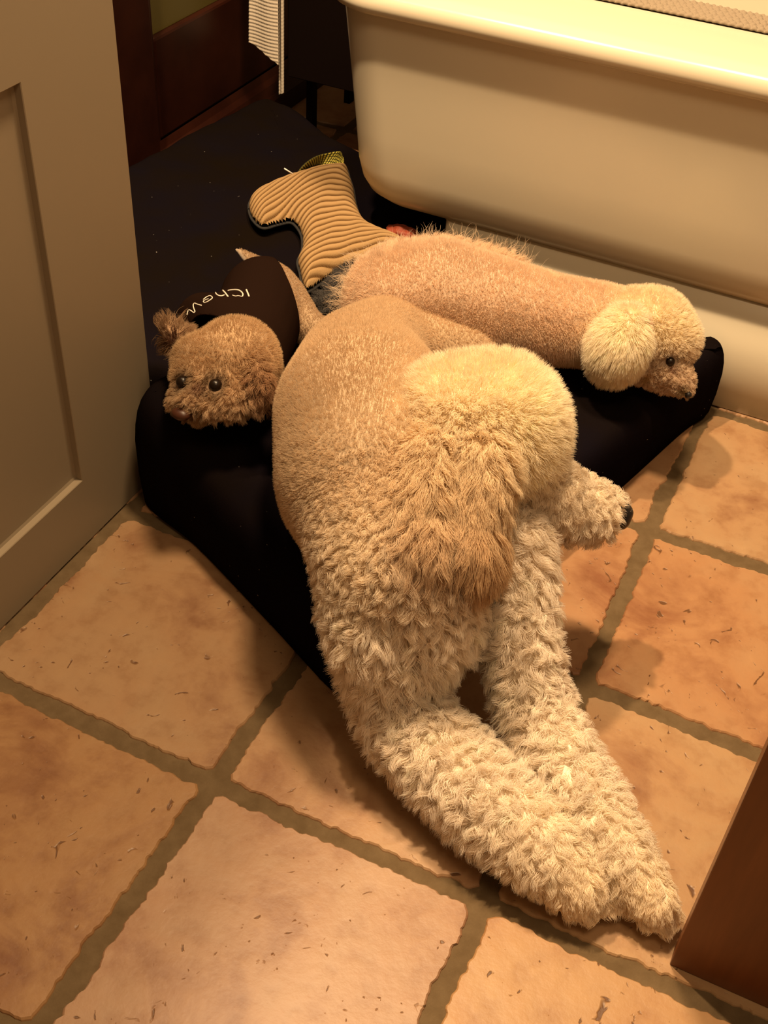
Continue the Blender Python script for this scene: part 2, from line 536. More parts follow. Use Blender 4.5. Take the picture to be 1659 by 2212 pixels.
# ------------------------------------------------------------------ white cabinet at left
XC = -0.356
cb = empty('linen_cabinet', (XC, 0.1, 0), 'tall white painted cabinet with a recessed shaker side panel, left of the dog bed', 'cabinet')
yc1 = 0.427
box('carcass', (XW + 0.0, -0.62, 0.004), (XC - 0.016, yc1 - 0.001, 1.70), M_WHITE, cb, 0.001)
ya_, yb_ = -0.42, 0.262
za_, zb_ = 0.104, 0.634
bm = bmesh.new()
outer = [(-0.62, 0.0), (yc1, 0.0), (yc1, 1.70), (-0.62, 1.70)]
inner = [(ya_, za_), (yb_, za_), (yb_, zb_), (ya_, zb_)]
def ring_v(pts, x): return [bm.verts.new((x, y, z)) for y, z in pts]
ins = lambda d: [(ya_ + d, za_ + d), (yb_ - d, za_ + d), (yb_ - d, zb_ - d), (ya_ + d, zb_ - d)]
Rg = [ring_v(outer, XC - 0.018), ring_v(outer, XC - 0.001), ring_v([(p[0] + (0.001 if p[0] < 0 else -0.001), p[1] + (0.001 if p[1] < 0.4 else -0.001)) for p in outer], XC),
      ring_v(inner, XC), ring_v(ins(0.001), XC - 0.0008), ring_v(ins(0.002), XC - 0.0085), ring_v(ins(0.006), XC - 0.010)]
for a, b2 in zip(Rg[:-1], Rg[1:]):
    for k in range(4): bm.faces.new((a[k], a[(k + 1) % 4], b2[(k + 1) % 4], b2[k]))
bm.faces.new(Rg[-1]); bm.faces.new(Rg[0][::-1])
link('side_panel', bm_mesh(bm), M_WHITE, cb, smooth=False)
box('top_board', (XW, -0.62, 1.701), (XC, yc1, 1.715), M_WHITE, cb, 0.004)

# ------------------------------------------------------------------ red-brown panel at lower right
wp = box('wooden_board', (0.525, 0.020, 0.0), (1.15, 0.042, 0.86), M_RED, None, 0.0015)
tag(wp, 'reddish brown wooden board standing on the tiles beside the large dog\'s front paws', 'board')

# ------------------------------------------------------------------ bathtub
tubx0, tubx1 = -0.372, 1.42
YF = 0.985
YB = 1.86


def rrect(xa, xb, ya, yb, r, n=14):
    pts = []
    for cx, cy, a0 in ((xb - r, ya + r, -90), (xb - r, yb - r, 0), (xa + r, yb - r, 90), (xa + r, ya + r, 180)):
        for k in range(n + 1):
            a = math.radians(a0 + 90 * k / n)
            pts.append((cx + r * math.cos(a), cy + r * math.sin(a)))
    return pts


def loft(rings, closed_top=True, closed_bottom=True):
    bm = bmesh.new()
    R = [[bm.verts.new(p) for p in ring] for ring in rings]
    n = len(R[0])
    for a, b in zip(R[:-1], R[1:]):
        for k in range(n): bm.faces.new((a[k], a[(k + 1) % n], b[(k + 1) % n], b[k]))
    if closed_bottom: bm.faces.new(R[0][::-1])
    if closed_top: bm.faces.new(R[-1])
    bmesh.ops.recalc_face_normals(bm, faces=bm.faces)
    return bm_mesh(bm)


tub = empty('bathtub', (0.5, 1.4, 0), 'large white bathtub with a rounded skirt and bright rim, standing behind the dogs', 'bathtub')
rings = []
prof = [(0.190, 0.060), (0.193, 0.040), (0.200, 0.024), (0.212, 0.012), (0.230, 0.005), (0.26, 0.001), (0.32, 0.0), (0.42, -0.003), (0.515, -0.006)]
for z, ins_ in prof:
    lx = 0.030 * (0.515 - z) / 0.3
    rings.append([(x, y, z) for x, y in rrect(tubx0 + ins_ + lx, tubx1 - ins_ - lx, YF + ins_, YB - ins_, 0.085)])
link('skirt', loft(rings, False, True), M_TUB, tub)
zr = 0.513
rings = []
def rr_(o, r, z): return [(x, y, z) for x, y in rrect(tubx0 + o, tubx1 - o, YF + o, YB - o, r)]
rprof = [(0.01, 0.08, zr), (-0.017, 0.10, zr), (-0.023, 0.10, zr + 0.004), (-0.025, 0.10, zr + 0.014), (-0.022, 0.10, zr + 0.026), (-0.012, 0.095, zr + 0.034), (0.01, 0.09, zr + 0.037),
         (0.13, 0.07, zr + 0.037), (0.17, 0.07, zr + 0.034), (0.185, 0.08, zr + 0.024), (0.20, 0.08, zr - 0.02), (0.23, 0.09, zr - 0.2), (0.27, 0.09, zr - 0.28), (0.33, 0.06, zr - 0.29)]
rings = [rr_(*q) for q in rprof]
link('rim', loft(rings, True, False), M_TUB, tub)
YPL = 1.005
plx = at(975, 470, 0.2)[0] + 0.01
rings = [[(x, y, z) for x, y in rrect(-0.165 + d, 1.3 - d, YPL + d, 1.75 - d, 0.02 + 0.001)] for z, d in ((0.0, 0.002), (0.002, 0.0), (0.197, 0.0))]
link('plinth', loft(rings), M_TUB, tub)

# knitted bath mat on the rim, sinking into the tub
xm0, xm1 = -0.22, 0.75
nx, ny = 560, 260
us = np.linspace(xm0, xm1, nx); vsn = np.linspace(0, 0.42, ny)
zt = zr + 0.037
P = np.zeros((nx, ny, 3))
pit_ = 0.0105
for j, v in enumerate(vsn):
    if v < 0.055: y, z, ny_, nz_ = 1.115 + v, zt + 0.002, 0, 1
    else:
        a = min((v - 0.055) / 0.06, 1.0) * math.radians(78)
        r = 0.06 / math.radians(78)
        y = 1.17 + r * math.sin(a); z = zt + 0.002 - r * (1 - math.cos(a))
        ny_, nz_ = math.sin(a), math.cos(a)
        e = max(0, v - 0.115)
        y += e * math.cos(a); z -= e * math.sin(a)
    row = math.floor(v / pit_)
    sh = 0.5 * pit_ * (row % 2)
    uu = (us + sh) / pit_
    fx = np.cos(np.pi * (uu - np.floor(uu) - 0.5)); fy = math.cos(math.pi * (v / pit_ - row - 0.5))
    hgt = 0.001 + 0.0055 * np.sqrt(np.clip(fx * fy, 0, 1))
    P[:, j, 0] = us + 0.0012 * np.sin(v * 300 + us * 90); P[:, j, 1] = y + ny_ * hgt; P[:, j, 2] = z + nz_ * hgt
mt = link('bath_mat', grid_mesh(P), M_MAT)
mod = mt.modifiers.new('s', 'SOLIDIFY'); mod.thickness = 0.0025; mod.offset = -1
tag(mt, 'beige bobble-knit bath mat draped over the inner edge of the bathtub', 'bath mat')

# ------------------------------------------------------------------ dogs: blob bodies and fur
class Prim:
    def __init__(s, a, b, style):
        """a=(px,py,z,rpx)  b likewise; capsule with two radii"""
        s.p0 = at(*a[:3]); s.p1 = at(*b[:3]) if b is not None else s.p0.copy()
        s.r0 = a[3] * depth(s.p0) / FPX
        s.r1 = b[3] * depth(s.p1) / FPX if b is not None else s.r0
        s.style = style

    def dist(s, P):
        d = s.p1 - s.p0; L2 = d @ d
        if L2 < 1e-10: return np.linalg.norm(P - s.p0, axis=1) - s.r0
        t = np.clip(((P - s.p0) @ d) / L2, 0, 1)
        return np.linalg.norm(P - s.p0 - t[:, None] * d, axis=1) - (s.r0 + (s.r1 - s.r0) * t)


def chain(pts, style):
    out = []
    for a, b in zip(pts[:-1], pts[1:]): out.append(Prim(a, b, style))
    return out


def remesh(name, prims, voxel=0.006, smooth=6, grow=0.0):
    bm = bmesh.new()
    for p in prims:
        sub = bmesh.new()
        for c, r in ((p.p0, p.r0), (p.p1, p.r1)):
            bmesh.ops.create_icosphere(sub, subdivisions=3, radius=r + grow, matrix=Matrix.Translation(V(c)))
            if np.allclose(p.p0, p.p1): break
        if not np.allclose(p.p0, p.p1):
            ret = bmesh.ops.convex_hull(sub, input=sub.verts)
            bad = {v for v in sub.verts if not any(True for f in v.link_faces)}
            junk = [g for g in set(ret['geom_interior']) | set(ret['geom_unused']) if isinstance(g, bmesh.types.BMVert)]
            bmesh.ops.delete(sub, geom=list(set(junk)), context='VERTS')
        t = bpy.data.meshes.new('t'); sub.to_mesh(t); sub.free()
        bm.from_mesh(t); bpy.data.meshes.remove(t)
    me = bm_mesh(bm)
    o = bpy.data.objects.new('tmp', me); COL.objects.link(o)
    m = o.modifiers.new('r', 'REMESH'); m.mode = 'VOXEL'; m.voxel_size = voxel; m.use_smooth_shade = True
    m = o.modifiers.new('s', 'SMOOTH'); m.factor = 0.6; m.iterations = smooth
    dg = bpy.context.evaluated_depsgraph_get()
    out = bpy.data.meshes.new_from_object(o.evaluated_get(dg))
    bpy.data.objects.remove(o)
    out.name = name
    return out


def arrays(me):
    n = len(me.vertices); v = np.zeros(n * 3, np.float32); me.vertices.foreach_get('co', v)
    me.calc_loop_triangles()
    t = np.zeros(len(me.loop_triangles) * 3, np.int32); me.loop_triangles.foreach_get('vertices', t)
    nn = np.zeros(n * 3, np.float32); me.vertex_normals.foreach_get('vector', nn)
    return v.reshape(-1, 3).astype(float), t.reshape(-1, 3), nn.reshape(-1, 3).astype(float)


def weights(P, prims, soft=0.010):
    D = np.stack([p.dist(P) for p in prims], 1)
    D -= D.min(1, keepdims=True)
    W = np.exp(-D / soft)
    return W / W.sum(1, keepdims=True)


def col_attr(me, cols):
    a = me.attributes.new('col', 'FLOAT_COLOR', 'POINT')
    c = np.concatenate([cols, np.ones((len(cols), 1))], 1).astype(np.float32)
    a.data.foreach_set('color', c.reshape(-1))


STY = {}


def style(name, L, col, skin=None, lift=1.0, flow=(0, 0, 0), grav=0.1, curl=0.0, freq=1.2, clump=0.3, spread=0.25, wid=0.00035, dens=1.0, cs=0.008, gs=0.35):
    STY[name] = dict(L=L, col=np.array(col), skin=np.array(skin if skin is not None else col) * 1.0, lift=lift, flow=np.array(flow, float), grav=grav, curl=curl, freq=freq,
                     clump=clump, spread=spread, wid=wid, dens=dens, cs=cs, gs=gs)


def grow_fur(name, me, prims, n, parent, seed=1, reject=None, K=7):
    rng = np.random.default_rng(seed)
    v, t, nn = arrays(me)
    A = v[t[:, 0]]; B = v[t[:, 1]]; C = v[t[:, 2]]
    ctr = (A + B + C) / 3
    area_ = np.linalg.norm(np.cross(B - A, C - A), axis=1) / 2
    Wt = weights(ctr, prims)
    dens = Wt @ np.array([STY[p.style]['dens'] for p in prims])
    nz = nn[t[:, 0]][:, 2]
    vis = np.where((ctr[:, 2] < 0.02) | (nz < -0.85), 0.1, 1.0)
    pr = area_ * dens * vis
    if reject is not None: pr = pr * (~reject(ctr))
    pr /= pr.sum()
    f = rng.choice(len(t), n, p=pr)
    r1 = np.sqrt(rng.random(n))[:, None]; r2 = rng.random(n)[:, None]
    P = (1 - r1) * A[f] + r1 * (1 - r2) * B[f] + r1 * r2 * C[f]
    Nn = (1 - r1) * nn[t[f, 0]] + r1 * (1 - r2) * nn[t[f, 1]] + r1 * r2 * nn[t[f, 2]]
    Nn /= np.linalg.norm(Nn, axis=1)[:, None] + 1e-9
    W = weights(P, prims)
    S = [STY[p.style] for p in prims]
    g = lambda k: W @ np.array([s[k] for s in S])
    L = g('L') * rng.uniform(0.65, 1.15, n); col = W @ np.array([s['col'] for s in S]); flow = W @ np.array([s['flow'] for s in S])
    lift, grav, curl, freq, clump, spread, wid = (g(k) for k in ('lift', 'grav', 'curl', 'freq', 'clump', 'spread', 'wid'))
    gs = g('gs')
    # clump guides
    cs = g('cs').mean()
    ng = max(50, int(area_[pr > 0].sum() / (cs * cs)))
    gi = rng.choice(n, min(ng, n), replace=False)
    kd = KDTree(len(gi))
    for k, q in enumerate(gi): kd.insert(V(P[q]), k)
    kd.balance()
    own = np.array([kd.find(V(p))[1] for p in P])
    gP = P[gi][own]; gN = Nn[gi][own]
    tang = flow - (flow * Nn).sum(1)[:, None] * Nn
    rv = rng.normal(size=(n, 3)); grv = rng.normal(size=(len(gi), 3))[own]
    d = Nn * lift[:, None] + tang + spread[:, None] * 0.6 * rv + gs[:, None] * grv
    d /= np.linalg.norm(d, axis=1)[:, None]
    dgd = d[gi][own]
    gL = L[gi][own]
    ph = (rng.random(len(gi)) * 6.28)[own]; sg = np.where(rng.random(len(gi)) < .5, -1, 1)[own]
    u = np.cross(d, rng.normal(size=(1, 3))); u /= np.linalg.norm(u, axis=1)[:, None] + 1e-9
    w_ = np.cross(d, u)
    ts = np.linspace(0, 1, K)
    pts = np.zeros((n, K, 3))
    G = np.array([0, 0, -1.0])
    for k, tt in enumerate(ts):
        own_p = P + d * (L * tt)[:, None]
        gp = gP + dgd * (gL * tt)[:, None]
        c = (clump * tt ** 1.2)[:, None]
        q = own_p * (1 - c) + gp * c
        q = q + G * (grav * L * tt * tt)[:, None]
        am = (curl * L * min(1, tt * 1.6))[:, None]
        q = q + am * (u * np.cos(freq * 6.28 * tt * sg + ph)[:, None] + w_ * np.sin(freq * 6.28 * tt * sg + ph)[:, None]) - am * 0
        pts[:, k] = q
    pts[:, 0] = P - Nn * 0.001
    np.clip(pts[:, :, 2], 0.001, None, out=pts[:, :, 2])
    hc = bpy.data.hair_curves.new(name)
    hc.add_curves([K] * n)
    hc.attributes['position'].data.foreach_set('vector', pts.reshape(-1).astype(np.float32)) if 'position' in hc.attributes else hc.position_data.foreach_set('vector', pts.reshape(-1).astype(np.float32))
    ra = hc.attributes.get('radius') or hc.attributes.new('radius', 'FLOAT', 'POINT')
    taper = np.interp(ts, [0, .5, 1], [1, .85, .15])
    ra.data.foreach_set('value', (wid[:, None] * taper[None]).reshape(-1).astype(np.float32))
    ca = hc.attributes.new('col', 'FLOAT_COLOR', 'CURVE')
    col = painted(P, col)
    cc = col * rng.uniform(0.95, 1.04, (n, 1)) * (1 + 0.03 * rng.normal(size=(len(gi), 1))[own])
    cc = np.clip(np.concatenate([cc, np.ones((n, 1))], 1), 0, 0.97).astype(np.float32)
    ca.data.foreach_set('color', cc.reshape(-1))
    o = link(name, hc, M_FUR, parent, smooth=False)
    return o


PAINT = []


def painted(P, cols):
    for c, r, colr in PAINT:
        k = np.clip(1.25 - np.linalg.norm(P - c, axis=1) / r, 0, 1)[:, None]
        cols = cols * (1 - k) + np.array(colr) * k
    return cols


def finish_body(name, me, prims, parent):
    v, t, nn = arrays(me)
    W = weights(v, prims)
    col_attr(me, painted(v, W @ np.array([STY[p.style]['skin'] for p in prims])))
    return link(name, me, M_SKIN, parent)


def blob(name, pts, mat, parent, n=3):
    """pts: list of (px,py,z,rpx) merged into one small smooth mesh"""
    pr = [Prim(a, None, 'x') for a in pts] if len(pts) == 1 else [Prim(a, b, 'x') for a, b in zip(pts[:-1], pts[1:])]
    r = max(min(q.r0 for q in pr) / 4, 0.0006)
    me = remesh(name, pr, r, n)
    return link(name, me, mat, parent)


# ------------------------------------------------------------------ dog coats and body layout
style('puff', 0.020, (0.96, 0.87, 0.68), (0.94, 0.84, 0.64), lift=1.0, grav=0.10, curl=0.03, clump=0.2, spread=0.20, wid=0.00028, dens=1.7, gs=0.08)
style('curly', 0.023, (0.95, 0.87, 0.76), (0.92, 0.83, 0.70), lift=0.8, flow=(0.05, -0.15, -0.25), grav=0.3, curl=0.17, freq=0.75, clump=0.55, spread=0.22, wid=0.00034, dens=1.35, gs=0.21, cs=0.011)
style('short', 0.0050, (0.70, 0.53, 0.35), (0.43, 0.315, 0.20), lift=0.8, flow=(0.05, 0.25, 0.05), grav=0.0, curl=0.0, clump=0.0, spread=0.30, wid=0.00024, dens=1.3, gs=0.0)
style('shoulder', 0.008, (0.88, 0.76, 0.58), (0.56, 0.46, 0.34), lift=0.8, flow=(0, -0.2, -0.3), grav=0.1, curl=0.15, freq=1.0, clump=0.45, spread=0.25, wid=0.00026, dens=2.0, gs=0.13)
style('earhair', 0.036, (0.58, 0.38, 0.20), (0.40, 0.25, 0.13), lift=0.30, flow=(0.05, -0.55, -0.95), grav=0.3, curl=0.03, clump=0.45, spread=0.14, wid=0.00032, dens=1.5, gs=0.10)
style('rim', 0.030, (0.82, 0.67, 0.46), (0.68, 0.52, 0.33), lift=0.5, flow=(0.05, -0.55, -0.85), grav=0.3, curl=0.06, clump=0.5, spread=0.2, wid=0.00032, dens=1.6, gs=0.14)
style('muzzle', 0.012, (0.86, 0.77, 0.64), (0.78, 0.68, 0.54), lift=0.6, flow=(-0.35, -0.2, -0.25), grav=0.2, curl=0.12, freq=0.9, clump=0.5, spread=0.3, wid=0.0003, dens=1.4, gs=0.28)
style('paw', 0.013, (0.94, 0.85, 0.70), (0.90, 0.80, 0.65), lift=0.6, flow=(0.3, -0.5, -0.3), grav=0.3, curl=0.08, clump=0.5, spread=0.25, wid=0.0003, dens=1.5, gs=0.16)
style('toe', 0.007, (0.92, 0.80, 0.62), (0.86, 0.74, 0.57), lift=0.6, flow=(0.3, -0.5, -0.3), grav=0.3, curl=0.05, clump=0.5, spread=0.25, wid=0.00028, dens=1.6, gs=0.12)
B = []
B += chain([(840, 730, 0.205, 92), (1010, 765, 0.195, 66)], 'short')
B += chain([(840, 730, 0.205, 92), (780, 800, 0.240, 134), (788, 900, 0.27, 194), (806, 1030, 0.275, 208)], 'short')
B += chain([(735, 800, 0.225, 96), (700, 880, 0.235, 100)], 'short')
B += chain([(810, 1050, 0.275, 188), (865, 1200, 0.245, 168)], 'shoulder')
B += chain([(885, 1230, 0.235, 155), (905, 1340, 0.180, 118)], 'curly')
B += chain([(770, 1130, 0.265, 100), (835, 1330, 0.19, 118), (858, 1460, 0.115, 92), (875, 1550, 0.082, 80), (1010, 1690, 0.066, 84), (1165, 1825, 0.054, 78)], 'curly')
B += chain([(1165, 1825, 0.054, 78), (1255, 1915, 0.040, 54)], 'paw')
B += chain([(1090, 1180, 0.22, 88), (1120, 1380, 0.15, 64), (1150, 1520, 0.095, 62), (1225, 1680, 0.068, 70), (1325, 1830, 0.052, 68)], 'curly')
B += chain([(1325, 1830, 0.052, 68), (1415, 1945, 0.038, 46)], 'paw')
for q in ((1192, 1948), (1232, 1974), (1278, 1988), (1322, 1966)): B.append(Prim((1250, 1910, 0.036, 26), (q[0], q[1], 0.018, 19), 'toe'))
for q in ((1368, 1975), (1402, 2006), (1440, 2016), (1466, 1990)): B.append(Prim((1410, 1940, 0.036, 26), (q[0], q[1], 0.017, 16), 'toe'))
B += chain([(830, 1050, 0.28, 120), (940, 970, 0.32, 130)], 'shoulder')
B += chain([(975, 925, 0.335, 140), (1065, 920, 0.33, 145)], 'puff')
B += chain([(1065, 940, 0.325, 132), (1115, 975, 0.305, 95)], 'puff')

B += chain([(1130, 1030, 0.27, 84), (1215, 1095, 0.235, 72), (1280, 1122, 0.215, 52)], 'muzzle')
B += chain([(1190, 1045, 0.26, 54), (1320, 1088, 0.215, 30)], 'muzzle')
B += chain([(920, 1000, 0.335, 84), (908, 1090, 0.315, 76)], 'rim')
B += chain([(1020, 1000, 0.335, 84), (1015, 1095, 0.310, 72)], 'rim')
B += chain([(908, 1105, 0.308, 74), (915, 1185, 0.290, 78)], 'earhair')
B += chain([(1012, 1110, 0.302, 68), (1012, 1195, 0.283, 70)], 'earhair')

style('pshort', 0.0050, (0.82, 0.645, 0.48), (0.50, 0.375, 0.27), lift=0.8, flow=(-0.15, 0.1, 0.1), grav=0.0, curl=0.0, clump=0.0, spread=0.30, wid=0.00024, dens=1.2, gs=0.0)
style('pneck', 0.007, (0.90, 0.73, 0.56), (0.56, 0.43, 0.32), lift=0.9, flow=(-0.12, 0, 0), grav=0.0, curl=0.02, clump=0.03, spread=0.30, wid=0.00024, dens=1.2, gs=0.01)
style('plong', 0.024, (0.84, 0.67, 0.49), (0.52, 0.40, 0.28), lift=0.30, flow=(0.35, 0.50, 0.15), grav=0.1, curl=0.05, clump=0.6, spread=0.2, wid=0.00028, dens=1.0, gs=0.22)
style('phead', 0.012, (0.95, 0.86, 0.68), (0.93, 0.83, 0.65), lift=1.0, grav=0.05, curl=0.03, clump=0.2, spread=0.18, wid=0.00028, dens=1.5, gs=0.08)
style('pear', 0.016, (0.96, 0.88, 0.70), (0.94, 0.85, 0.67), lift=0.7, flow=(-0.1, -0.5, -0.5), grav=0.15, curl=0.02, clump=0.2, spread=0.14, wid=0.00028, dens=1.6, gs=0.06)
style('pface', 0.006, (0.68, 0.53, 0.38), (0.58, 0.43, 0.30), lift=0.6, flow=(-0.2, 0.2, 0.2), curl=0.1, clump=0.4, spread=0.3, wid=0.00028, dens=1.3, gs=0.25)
C = []
C += chain([(850, 650, 0.225, 108), (950, 640, 0.235, 118), (1060, 670, 0.225, 112)], 'pshort')
C += chain([(860, 605, 0.245, 74), (960, 583, 0.245, 62), (1085, 606, 0.225, 50)], 'plong')
C += chain([(1060, 670, 0.225, 112), (1190, 692, 0.215, 94), (1290, 702, 0.210, 86)], 'pneck')
C += chain([(1340, 700, 0.215, 70), (1405, 712, 0.215, 84)], 'phead')
C += chain([(1405, 712, 0.215, 84), (1440, 735, 0.208, 66)], 'phead')
C += chain([(1350, 705, 0.245, 42), (1335, 745, 0.225, 62), (1330, 765, 0.205, 58)], 'pear')
C += chain([(1435, 775, 0.190, 42), (1462, 815, 0.172, 36), (1478, 838, 0.163, 22)], 'pface')
C += chain([(1390, 790, 0.175, 40), (1440, 825, 0.160, 26)], 'pface')

style('apri', 0.006, (0.62, 0.44, 0.26), (0.38, 0.26, 0.15), lift=0.9, flow=(0.05, 0.15, 0.1), grav=0.0, curl=0.02, clump=0.15, spread=0.25, wid=0.00022, dens=0.8, gs=0.06)
style('apface', 0.013, (0.70, 0.52, 0.34), (0.58, 0.41, 0.26), lift=0.6, flow=(-0.2, -0.5, -0.3), grav=0.15, curl=0.06, clump=0.6, spread=0.3, wid=0.0003, dens=1.5, gs=0.3)
style('apear', 0.026, (0.34, 0.185, 0.10), (0.28, 0.15, 0.08), lift=0.3, flow=(0.15, -0.6, -0.6), grav=0.15, curl=0.10, clump=0.6, spread=0.2, wid=0.0003, dens=1.4, gs=0.2)
style('apup', 0.030, (0.36, 0.23, 0.135), (0.30, 0.19, 0.11), lift=0.3, flow=(-0.30, 0.8, 0.45), grav=0.0, curl=0.04, clump=0.7, spread=0.3, wid=0.0003, dens=0.6, gs=0.3)
style('aprump', 0.0035, (0.58, 0.42, 0.27), (0.36, 0.26, 0.165), lift=0.6, flow=(0.1, 0.1, 0.1), grav=0.0, clump=0.0, spread=0.3, wid=0.00022, dens=0.9, gs=0.0)
A_ = []
A_ += chain([(506, 782, 0.245, 92), (512, 778, 0.245, 92)], 'apri')
A_ += chain([(440, 790, 0.240, 66), (500, 785, 0.245, 88)], 'apri')
A_ += chain([(520, 790, 0.235, 78), (540, 800, 0.225, 66)], 'apri')
A_ += chain([(425, 815, 0.240, 52), (490, 822, 0.240, 56)], 'apri')
A_ += chain([(440, 835, 0.240, 40), (412, 868, 0.232, 30)], 'apface')
A_ += chain([(402, 850, 0.232, 28), (384, 866, 0.224, 17)], 'apface')
A_ += chain([(455, 872, 0.232, 30), (505, 862, 0.232, 40)], 'apface')
A_ += chain([(430, 888, 0.205, 22), (442, 900, 0.195, 13)], 'apface')
A_ += chain([(553, 790, 0.265, 18), (562, 830, 0.252, 22), (560, 862, 0.235, 17)], 'apear')
A_ += chain([(402, 748, 0.240, 24), (368, 722, 0.258, 20), (360, 710, 0.265, 13)], 'apup')
SHIRT = chain([(530, 760, 0.205, 86), (495, 718, 0.210, 74), (440, 690, 0.185, 48)], 'x')
body_only = chain([(540, 800, 0.205, 62), (545, 730, 0.205, 85)], 'apri') + chain([(545, 730, 0.205, 85), (570, 648, 0.200, 84)], 'aprump')
A_ += body_only
A_ += chain([(600, 650, 0.195, 62), (655, 700, 0.180, 40), (700, 730, 0.170, 32)], 'aprump')
A_ += chain([(560, 578, 0.195, 20), (510, 538, 0.188, 4)], 'aprump')

# ------------------------------------------------------------------ dog bed
outline = [(-0.335, 0.355), (-0.22, 0.310), (-0.06, 0.232), (0.06, 0.172), (0.10, 0.172), (0.125, 0.21), (0.19, 0.46), (0.262, 0.70), (0.315, 0.90), (0.338, 0.965), (0.315, 0.992),
           (0.12, 0.992), (-0.10, 0.992), (-0.185, 1.03), (-0.215, 1.18), (-0.36, 1.30), (-0.56, 1.40), (-0.73, 1.50), (-0.80, 1.48), (-0.812, 1.30), (-0.812, 1.0), (-0.812, 0.70), (-0.78, 0.48), (-0.60, 0.455), (-0.40, 0.452), (-0.346, 0.435)]
ol = catmull([np.array(p) for p in outline], 16)
cen = np.array([-0.22, 0.78])


def bedh(x, y):
    h = 0.135 + 0.006 * noise.noise(Vector((x * 6, y * 6, 1.3))) + 0.003 * noise.noise(Vector((x * 19, y * 19, 4.3)))
    h += 0.058 * math.exp(-(((x + 0.34) / 0.12) ** 2 + ((y - 0.40) / 0.10) ** 2))
    h -= 0.02 * max(0, min(1, (x - 0.05) / 0.3))
    h -= 0.03 * max(0, min(1, (y - 1.0) / 0.4))
    h += 0.020 * math.exp(-(((x - 0.325) / 0.05) ** 2 + ((y - 0.985) / 0.06) ** 2))
    return h


DG = B + C + A_ + SHIRT


def underside(x, y):
    lo = 9.0
    for p in DG:
        for t in (0, .17, .33, .5, .67, .83, 1):
            c = p.p0 + (p.p1 - p.p0) * t; r = p.r0 + (p.r1 - p.r0) * t
            d2 = (x - c[0]) ** 2 + (y - c[1]) ** 2
            if d2 < r * r: lo = min(lo, c[2] - math.sqrt(r * r - d2))
    return lo


bedh0 = bedh


def bedh(x, y):
    return max(0.035, min(bedh0(x, y), underside(x, y) - 0.006))


rings = []
side = [(0.0, 0.0), (0.004, -0.3), (0.02, -0.8), (0.3, -1.0), (0.6, -1.0), (0.74, -0.85), (0.84, -0.62), (0.91, -0.32), (0.955, 0.0), (0.98, 0.35), (0.993, 0.7), (1.0, 1.1)]
nrm = np.roll(ol, -1, 0) - np.roll(ol, 1, 0)
nrm = np.stack([nrm[:, 1], -nrm[:, 0]], 1); nrm /= np.linalg.norm(nrm, axis=1)[:, None]
vsum = []
bm = bmesh.new()
for hf, off in side:
    ring = []
    for p, nn in zip(ol, nrm):
        q = p - nn * 0.016 * (1 + off)
        # puckers at the seams
        ww = 0.0016 * math.sin(p[0] * 160 + p[1] * 140) * (1 - abs(2 * hf - 1))
        q = q + nn * ww
        ring.append((q[0], q[1], bedh(q[0], q[1]) * hf + 0.0005))
    rings.append([bm.verts.new(v) for v in ring])
L = 34
last = np.array([p - nn * 0.034 for p, nn in zip(ol, nrm)])
for k in range(1, L):
    t = k / L
    rings.append([bm.verts.new((q[0], q[1], bedh(q[0], q[1]) + 0.0005 + 0.004 * min(1, t * 5))) for q in (last * (1 - t) + cen * t)])
n = len(ol)
for a, b2 in zip(rings[:-1], rings[1:]):
    for k in range(n): bm.faces.new((a[k], a[(k + 1) % n], b2[(k + 1) % n], b2[k]))
cv = bm.verts.new((cen[0], cen[1], bedh(*cen) + 0.0045))
for k in range(n): bm.faces.new((rings[-1][k], rings[-1][(k + 1) % n], cv))
bm.faces.new(rings[0][::-1])
bmesh.ops.recalc_face_normals(bm, faces=bm.faces)
bed = link('dog_bed', bm_mesh(bm), M_BED)
tag(bed, 'thick dark navy dog bed on the tiles, wedged between white cabinet and bathtub', 'dog bed')
bpy.context.view_layer.update()

# ------------------------------------------------------------------ corduroy toy
def tz(p): return (520 + p[0] / 4.1475, 320 + p[1] / 4.1475)
tout = [(75, 560), (85, 480), (150, 410), (260, 350), (400, 290), (540, 245), (700, 200), (860, 180), (945, 190), (975, 270), (1010, 380), (1030, 500), (1070, 620), (1130, 700), (1250, 760), (1400, 820), (1480, 900), (1420, 1000), (1250, 1040), (1040, 1070), (900, 1100), (740, 1200), (600, 1290), (555, 1230), (530, 1120), (510, 1020), (550, 920), (548, 800), (500, 710), (440, 670), (330, 690), (200, 720), (110, 650)]
tp = catmull([np.array(tz(p)) for p in tout], 10)
ZT = 0.155


def inpoly(X, Y, poly):
    ins = np.zeros(X.shape, bool)
    n = len(poly)
    for i in range(n):
        x1, y1 = poly[i]; x2, y2 = poly[(i + 1) % n]
        c = ((y1 > Y) != (y2 > Y)) & (X < (x2 - x1) * (Y - y1) / (y2 - y1 + 1e-12) + x1)
        ins ^= c
    return ins


def segdist(X, Y, poly):
    D = np.full(X.shape, 1e9)
    n = len(poly)
    for i in range(n):
        a = poly[i]; b = poly[(i + 1) % n]
        d = b - a; L2 = d @ d + 1e-12
        t = np.clip(((X - a[0]) * d[0] + (Y - a[1]) * d[1]) / L2, 0, 1)
        D = np.minimum(D, np.hypot(X - a[0] - t * d[0], Y - a[1] - t * d[1]))
    return D


